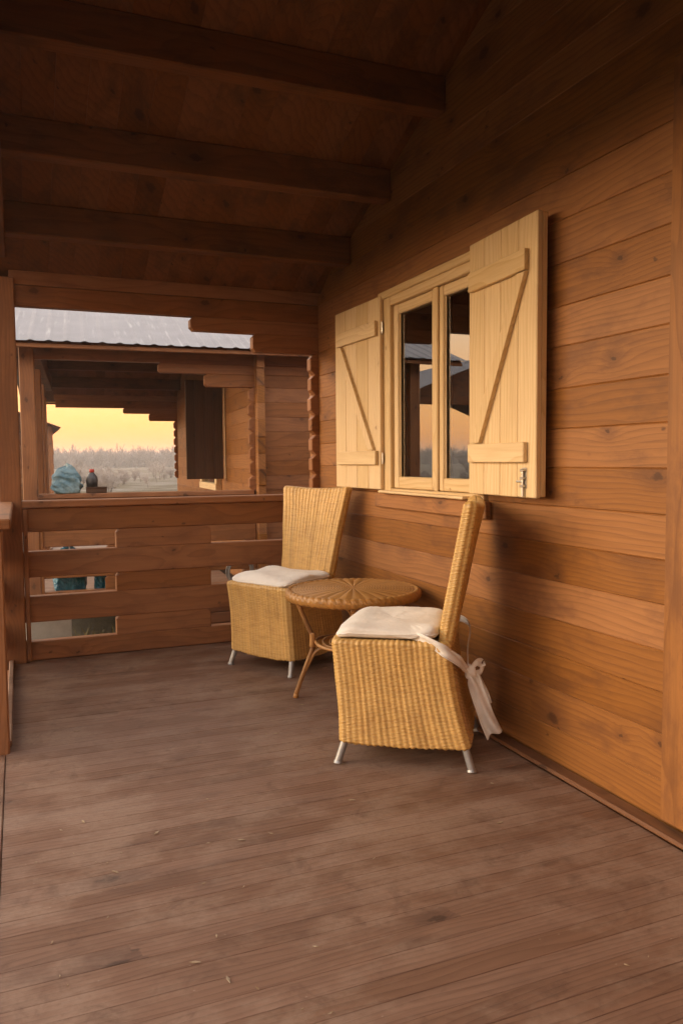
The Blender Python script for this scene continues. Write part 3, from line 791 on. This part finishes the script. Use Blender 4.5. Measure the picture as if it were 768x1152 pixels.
# braided rim
nth = 460; nph = 26
th = np.linspace(0, 2*PI, nth, endpoint=False); ph = np.linspace(0, 2*PI, nph)
Tt, Ph = np.meshgrid(th, ph, indexing='ij')
br = .0042*np.abs(np.sin(29*Tt+1.2*np.sin(Ph)+np.sign(np.sin(Ph))*.8))+.0016*np.sin(150*Tt+6*Ph)
a_, b_ = .015+br, .022+br
P = np.stack([(RT-.008+a_*np.cos(Ph))*np.cos(Tt), (RT-.008+a_*np.cos(Ph))*np.sin(Tt), ZT-.029+b_*np.sin(Ph)], -1)
P = P[:, ::-1]
G = np.stack([Tt*RT, Ph[:, ::-1]*.02, np.zeros_like(Tt)], -1)
grid_obj('rim', P, G, MW['wickertop'], tb, wrap_u=True)
A0 = math.atan2(.38, -.925)
for k in range(4):
    a = A0+k*PI/2; c, s = math.cos(a), math.sin(a)
    def pt(rr, z, side=0): return (rr*c-side*s, rr*s+side*c, z)
    m = MB()
    main = spline([pt(.288, .515), pt(.262, .45), pt(.225, .36), pt(.200, .30), pt(.203, .245), pt(.238, .15), pt(.285, .02)], 8)
    m.tube(main, [.0115+.0012*(1 if i % 13 == 4 else 0) for i in range(len(main))], 12)
    m.tube([pt(.285, .02), pt(.288, .0012)], [.0125, .0135], 12)
    wrap = spline([pt(.202, .325), pt(.201, .29), pt(.203, .255)], 4); m.tube(wrap, [.0145+.001*(i % 2) for i in range(len(wrap))], 12)
    m.build('leg', MW['cane'], tb, smooth=True)
    m = MB()
    m.tube(spline([pt(.275, .055, .0), pt(.232, .15, .0), pt(.19, .225), pt(.14, .252), pt(.08, .256), pt(.0, .256)], 8), .0095, 10)
    m.build('leg_brace', MW['cane'], tb, smooth=True)
    m = MB()
    for sd in (-1, 1):
        m.tube(spline([pt(.255, .425, 0), pt(.258, .475, sd*.02), pt(.262, .505, sd*.06), pt(.252, .517, sd*.11)], 7), .006, 8)
    m.build('corner_bracket', MW['cane'], tb, smooth=True)
m = MB()
for i, rr in enumerate((.185, .15, .115, .08, .045)):
    ring = [(rr*math.cos(t), rr*math.sin(t), .279+.004*math.sin(3*t+i)) for t in np.linspace(0, 2*PI, 49)]
    m.tube(ring, .0085 if i == 0 else .006, 8, cap=False)
m.build('shelf', MW['cane'], tb, smooth=True)
m = MB()
ring = [((RT-.05)*math.cos(t), (RT-.05)*math.sin(t), .512) for t in np.linspace(0, 2*PI, 61)]; m.tube(ring, .009, 8, cap=False)
m.build('underframe', MW['cane'], tb, smooth=True)

# ------------------------------------------------------------------ neighbour's window, shutter and things on its porch rail
Rn = Matrix.Rotation(A_N, 4, 'Z'); Ln = Vector(nb.location)
m = MB(); wl = XW-.02
ny0, ny1 = .75, 1.9        # local y of the neighbour's window
def nbox(name, mat, *b, par=nb, axis=2, bev=.004):
    q = MB(); q.box(*b, axis, bev); return q.build(name, mat, par)
nbw = nbox('window', MW['pine'], 1.80, 1.858, ny1, ny1+.13, .96, 2.06)
nbox('window_frame', MW['pine'], 1.80, 1.858, ny0, ny0+.12, .96, 2.06, par=nbw); nbox('pane', MW['glass'], 1.846, 1.858, ny0+.121, ny1-.001, .96, 2.04, par=nbw)
nbox('sill', MW['pine'], 1.79, 1.858, ny0, ny1+.13, .88, .958, par=nbw, axis=1)
nsh = MB()
for i in range(4): nsh.box(1.44+i*.10, 1.5385+i*.10, .48, .505, 1.02, 2.09, 2, .003)
nsh.build('shutter', MW['shadedpanel'], nb); nbox('shutter_post', MW['pine'], 1.846, 1.856, .42, .45, 1.02, 2.09)

def lump(name, mat, loc, size, seed, label, cat, ears=0.0, group=None):
    th = np.linspace(0, 2*PI, 56, endpoint=False); ph = np.linspace(0, 1, 30)
    T, H = np.meshgrid(th, ph, indexing='ij'); rs = np.random.default_rng(seed)
    rad = np.interp(H, [0, .04, .3, .7, .92, 1], [.02, .85, 1.0, .95, .6, .02])
    zz = np.interp(H, [0, .04, 1], [0, 0.0, 1.0])
    d = np.zeros_like(T)
    for k in range(26):
        a, b, p = rs.integers(1, 10), rs.uniform(2, 18), rs.uniform(0, 6); d += rs.uniform(.015, .05)*np.abs(np.sin(a*T*.5+b*H+p))
    d -= d.mean()
    rad = np.maximum(rad*(1+d*1.1), .004)
    sq = 1/np.maximum(np.abs(np.cos(T)), np.abs(np.sin(T)))**.55
    P = np.stack([size[0]/2*rad*sq*np.cos(T), size[1]/2*rad*sq*np.sin(T), size[2]*zz*(1+.12*np.sin(2*T+seed)*H+.06*np.sin(5*T)*H)], -1)
    o = grid_obj(name, P, P.copy(), mat, None, wrap_u=True, smooth=False); o.location = loc
    return tag(o, label, cat, group)
def NW(x, y, z): return tuple(Rn @ Vector((x, y, z))+Ln)
CAPZ = .95
p = NW(.235, YA+.03, CAPZ); lump('plastic_bag', MW['bluebag'], p, (.235, .13, .225), 4, 'crumpled pale blue bag standing on the neighbour railing', 'bag')
bt = empty('bottle', NW(.44, YA+.03, CAPZ+.052), 0, 'dark bottle with a red cap on a brown box on the neighbour railing', 'bottle')
m = MB(); pr = [(.0, .046), (.06, .05), (.09, .042), (.115, .022), (.125, .017)]
m.tube([(0, 0, z) for z, _ in pr], [r for _, r in pr], 18); m.build('body', MW['darkplastic'], bt, True)
m = MB(); m.tube([(0, 0, .124), (0, 0, .128), (0, 0, .150), (0, 0, .153)], [.018, .021, .020, .015], 16); m.build('cap', MW['redplastic'], bt, True)
bx = empty('small_box', NW(.47, YA+.03, CAPZ), A_N, 'small dark brown box under the red capped bottle on the neighbour railing', 'box')
m = MB(); m.box(-.08, .09, -.05, .05, .001, .042, 0, .004); m.build('body', MW['brownbox'], bx); m = MB(); m.box(-.083, .093, -.053, .053, .0425, .0515, 0, .003); m.build('lid', MW['brownbox'], bx)
# between the cabins
GZ = -.40
DZ = .004
lump('rubbish_bag', MW['tealbag'], NW(.235, YA+.26, DZ), (.27, .22, .42), 8, 'bulky teal plastic bag seen low through the neighbour railing gap', 'bag')
lump('rubbish_bag', MW['tealbag'], NW(.50, YA+.24, DZ), (.12, .14, .33), 15, 'slim teal bag beside the grey slatted crate behind the neighbour railing', 'bag')
fb = empty('foam_box', (.14, 5.75, GZ), .05, 'dull white foam box standing low behind the railing corner', 'box')
m = MB(); m.box(-.13, .155, -.14, .14, 0, .52, 0, .008); m.build('body', MW['whitefoam'], fb); m = MB(); m.box(-.136, .161, -.146, .146, .521, .56, 0, .008); m.build('lid', MW['whitefoam'], fb)
ct = empty('slatted_crate', NW(.70, YA+.24, DZ), A_N, 'grey slatted crate on the neighbour porch beside a slim teal bag', 'crate')
for i in range(5):
    m = MB(); m.box(-.14, .14, -.12, -.105, .02+i*.088, .085+i*.088, 0, .003); m.build('slat', MW['greypipe'], ct); m = MB(); m.box(-.14, .14, .105, .12, .02+i*.088, .085+i*.088, 0, .003); m.build('slat', MW['greypipe'], ct)
for a in (-.13, .13):
    for b in (-.096, .096):
        m = MB(); m.box(a-.014, a+.014, b-.008, b+.008, 0, .46, 2, .002); m.build('corner_post', MW['greypipe'], ct)
ph = empty('wire_coil', (1.68, 6.35, GZ+.54), 0, 'loose coil of grey hose lying on stacked timber behind the railing', 'hose')
m = MB(); pts = []
for i in range(150):
    t = i/150*2*PI*5; rr = .105+.012*math.sin(t*1.3); pts.append((rr*math.cos(t), .02+.012*math.sin(t*.37)*2, .115+rr*math.sin(t)))
m.tube(pts, .007, 8); m.build('hose', MW['greypipe'], ph, True)
ts = empty('timber_stack', (1.66, 6.35, GZ), .03, 'stacked brown timber offcuts between the cabins under a hose coil', 'timber')
for i in range(6):
    m = MB(); m.box(-.32+random.uniform(-.03, .03), .33+random.uniform(-.03, .03), -.16, .16, i*.09, i*.09+.086, 0, .004); m.build('board', MW['far'], ts)

# ------------------------------------------------------------------ ground, grass
def ground():
    n = 120
    xs = np.sign(np.linspace(-1, 1, n))*np.abs(np.linspace(-1, 1, n))**2.6*600; ys = xs.copy()+0
    Xg, Yg = np.meshgrid(xs, ys, indexing='ij')
    d = np.hypot(Xg, Yg-6)
    zg = GZ+.0*Xg+np.clip((d-18)/60, 0, 1)*(.35*np.sin(Xg*.06)+.3*np.sin(Yg*.05+1))
    P = np.stack([Xg, Yg, zg], -1)
    o = grid_obj('ground', P, P.copy(), MW['ground']); tag(o, kind='structure')
ground()
m = MB()
for i in range(5200):
    x = random.uniform(-1.6, 3.0); y = random.uniform(5.25, 7.0)
    if i > 3000: x = random.uniform(-9, -.5); y = random.uniform(-2, 14)
    h = random.uniform(.05, .26)*(1 if i < 3000 else .7); a = random.uniform(0, 2*PI); l = random.uniform(.1, .9)*h; w = random.uniform(.003, .008)
    d = Vector((math.cos(a), math.sin(a), 0)); s_ = Vector((-d.y, d.x, 0))*w; b0 = Vector((x, y, GZ-.01))
    mid = b0+d*l*.4+Vector((0, 0, h*.65)); tip = b0+d*l+Vector((0, 0, h))
    b = len(m.v)
    m.v += [tuple(b0-s_), tuple(b0+s_), tuple(mid+s_*.7), tuple(mid-s_*.7), tuple(tip)]; m.g += [(x, y, 0)]*5; m.r += [random.random()]*5
    m.f += [(b, b+1, b+2, b+3), (b+3, b+2, b+4)]
o = m.build('dry_grass', MW['grass']); tag(o, 'dry yellowish grass in the gap between the cabins', 'grass', None, 'stuff')

# ------------------------------------------------------------------ frosty shrubs and far woods
def branches(rs, h, spread, n1, depth=3):
    out = []                                           # (p0,p1,r0,r1,level)
    def grow(p, d, L, r, lv):
        seg = 3; q = Vector(p); dd = Vector(d)
        for k in range(seg):
            dd = (dd+Vector((rs.uniform(-.22, .22), rs.uniform(-.22, .22), rs.uniform(-.06, .14)))).normalized()
            q2 = q+dd*L/seg; r2 = r*(1-.28*(k+1)/seg)
            out.append((q.copy(), q2.copy(), r*(1-.28*k/seg), r2, lv)); 
            if lv < depth:
                for _ in range(3 if lv == 0 else 2):
                    ang = rs.uniform(0, 2*PI); tilt = rs.uniform(.4, 1.1)
                    o_ = dd.orthogonal().normalized(); o2 = dd.cross(o_)
                    nd = (dd*math.cos(tilt)+(o_*math.cos(ang)+o2*math.sin(ang))*math.sin(tilt)*spread).normalized()
                    grow(q2, nd, L*rs.uniform(.45, .72), r2*.55, lv+1)
            q = q2
    for i in range(n1):
        a = rs.uniform(0, 2*PI); t = rs.uniform(.0, .35) if n1 > 1 else .04
        grow((rs.uniform(-.15, .15)*(n1 > 1), rs.uniform(-.15, .15)*(n1 > 1), 0), (math.sin(t)*math.cos(a), math.sin(t)*math.sin(a), math.cos(t)), h*.55, h*.016, 0)
    return out
def seg3(m, p0, p1, r0, r1):
    d = (p1-p0).normalized(); a = d.orthogonal().normalized(); c = d.cross(a); b = len(m.v)
    for p, r in ((p0, r0), (p1, r1)):
        for k in range(3):
            t = 2*PI*k/3; m.v.append(tuple(p+(a*math.cos(t)+c*math.sin(t))*r)); m.g.append((0, 0, 0)); m.r.append(.5)
    for k in range(3): m.f.append((b+k, b+(k+1) % 3, b+3+(k+1) % 3, b+3+k))
protos = []
for i, (h, sp, n1, lab) in enumerate(((3.0, 1.0, 1, 'bare young tree white with frost in the hazy field'), (2.1, 1.1, 4, 'low frosted shrub in the hazy field beyond the cabins'), (3.6, .8, 1, 'taller slender bare tree in the hazy field'), (1.7, 1.3, 6, 'dense low frosted thicket in the hazy field'))):
    rs = random.Random(40+i); br = branches(rs, h, sp, n1)
    root = empty('bare_tree' if n1 == 1 else 'frosted_shrub', (0, 0, 0), 0, lab, 'tree' if n1 == 1 else 'shrub', 'frosted trees and shrubs in the field')
    tr = MB(); cr = MB()
    for p0, p1, r0, r1, lv in br: seg3(tr if lv == 0 else cr, p0, p1, max(r0, .006 if lv else r0), max(r1, .006 if lv else r1))
    tr.build('trunk', MW['bark'], root); cr.build('crown', MW['frost'], root); protos.append(root)
rs = random.Random(5)
first = [True]*4
for i in range(96):
    k = rs.choice((0, 1, 1, 2, 3, 3))
    if i < 80: Y = rs.uniform(38, 110); X = Y*rs.uniform(.01, .235)
    else: Y = rs.uniform(22, 60); X = -Y*rs.uniform(.35, .8)
    o = protos[k]
    if not first[k]: o = copy_tree(protos[k])
    first[k] = False
    s_ = rs.uniform(.30, .62); o.location = (X, Y, GZ-.05); o.rotation_euler = (0, 0, rs.uniform(0, 6.28)); o.scale = (s_, s_, s_)
m = MB(); rs = random.Random(9)
tmpl = [branches(random.Random(60+i), 7, .7, 1, 2) for i in range(5)]
for i in range(1500):
    a = rs.uniform(-.02, .27) if i < 900 else rs.uniform(-1.0, -.35); D = rs.uniform(190, 290); X, Y = math.sin(a)*D, math.cos(a)*D
    s_ = rs.uniform(.68, 1.0)*.92; rz = Matrix.Rotation(rs.uniform(0, 6.28), 3, 'Z')
    for p0, p1, r0, r1, lv in rs.choice(tmpl):
        o_ = Vector((X, Y, GZ-1))
        seg3(m, rz @ p0*s_+o_, rz @ p1*s_+o_, max(r0*s_*1.4, .07), max(r1*s_*1.4, .055))
o = m.build('far_woods', MW['forest']); tag(o, 'far line of bare winter woods fading into haze', 'woods', None, 'stuff')

# ------------------------------------------------------------------ light
SUN_EL, SUN_AZ = 8.0, math.atan2(-.93, .37)          # direction towards the sun: (sin az, cos az)
w = bpy.data.worlds.new('World'); scene.world = w; w.use_nodes = True
nt = w.node_tree; bg = nt.nodes['Background']
sky = nt.nodes.new('ShaderNodeTexSky'); sky.sky_type = 'NISHITA'; sky.sun_disc = False
sky.sun_elevation = math.radians(6.0); sky.sun_rotation = SUN_AZ; sky.altitude = 100; sky.air_density = 1.0; sky.dust_density = 2.0; sky.ozone_density = 1.0
tcw = nt.nodes.new('ShaderNodeTexCoord'); sp = nt.nodes.new('ShaderNodeSeparateXYZ'); nt.links.new(tcw.outputs['Generated'], sp.inputs[0])
rp = nt.nodes.new('ShaderNodeValToRGB'); nt.links.new(sp.outputs[2], rp.inputs[0])
cr_ = rp.color_ramp; cr_.interpolation = 'B_SPLINE'
stops = ((0.0, (.98, .235, .008)), (.06, (.98, .285, .012)), (.16, (.94, .48, .15)), (.4, (1.0, .89, .79)), (1.0, (1.0, .97, .98)))
cr_.elements[0].position, cr_.elements[0].color = stops[0][0], (*stops[0][1], 1); cr_.elements[1].position, cr_.elements[1].color = 1.0, (*stops[-1][1], 1)
for q, c in stops[1:-1]: e = cr_.elements.new(q); e.color = (*c, 1)
gain = nt.nodes.new('ShaderNodeMix'); gain.data_type = 'RGBA'; gain.blend_type = 'MULTIPLY'; gain.inputs[0].default_value = 1
nt.links.new(rp.outputs[0], gain.inputs[6]); gain.inputs[7].default_value = (2.3, 2.25, 2.2, 1)
mxw = nt.nodes.new('ShaderNodeMix'); mxw.data_type = 'RGBA'; mxw.inputs[0].default_value = .84      # thin cloud veil over the clear sky
nt.links.new(sky.outputs[0], mxw.inputs[6]); nt.links.new(gain.outputs[2], mxw.inputs[7])
nt.links.new(mxw.outputs[2], bg.inputs[0]); bg.inputs[1].default_value = .15
sd = bpy.data.lights.new('sun', 'SUN'); sun = bpy.data.objects.new('sun', sd); col.objects.link(sun)
sd.energy = .62; sd.angle = math.radians(55); sd.color = (1.0, .82, .60)
el = math.radians(SUN_EL)
dvec = Vector((math.sin(SUN_AZ)*math.cos(el), math.cos(SUN_AZ)*math.cos(el), math.sin(el)))
sun.rotation_euler = dvec.to_track_quat('Z', 'Y').to_euler()

scene.view_settings.view_transform = 'Standard'; scene.view_settings.look = 'None'; scene.view_settings.gamma = 1
scene.view_settings.exposure = 2.74
scene.render.engine = 'CYCLES'
scene.cycles.max_bounces = 8; scene.cycles.diffuse_bounces = 4; scene.cycles.glossy_bounces = 4; scene.cycles.transparent_max_bounces = 8
scene.cycles.use_denoising = True; scene.cycles.caustics_reflective = False; scene.cycles.caustics_refractive = False
scene.cycles.sample_clamp_indirect = 6

# ------------------------------------------------------------------ haze over the field
hz = NT('winter_haze')
pv = hz.n('ShaderNodeVolumePrincipled', {'Color': (.90, .88, .87), 'Density': .0021, 'Anisotropy': .3})
hz.t.links.new(pv.outputs[0], hz.out.inputs['Volume'])
m = MB(); m.box(-640, 640, -640, 640, -2.6, 8.6, 0, .01)
hazeo = m.build('haze', hz.m); tag(hazeo, 'thin cold haze lying over the field', None, None, 'stuff')
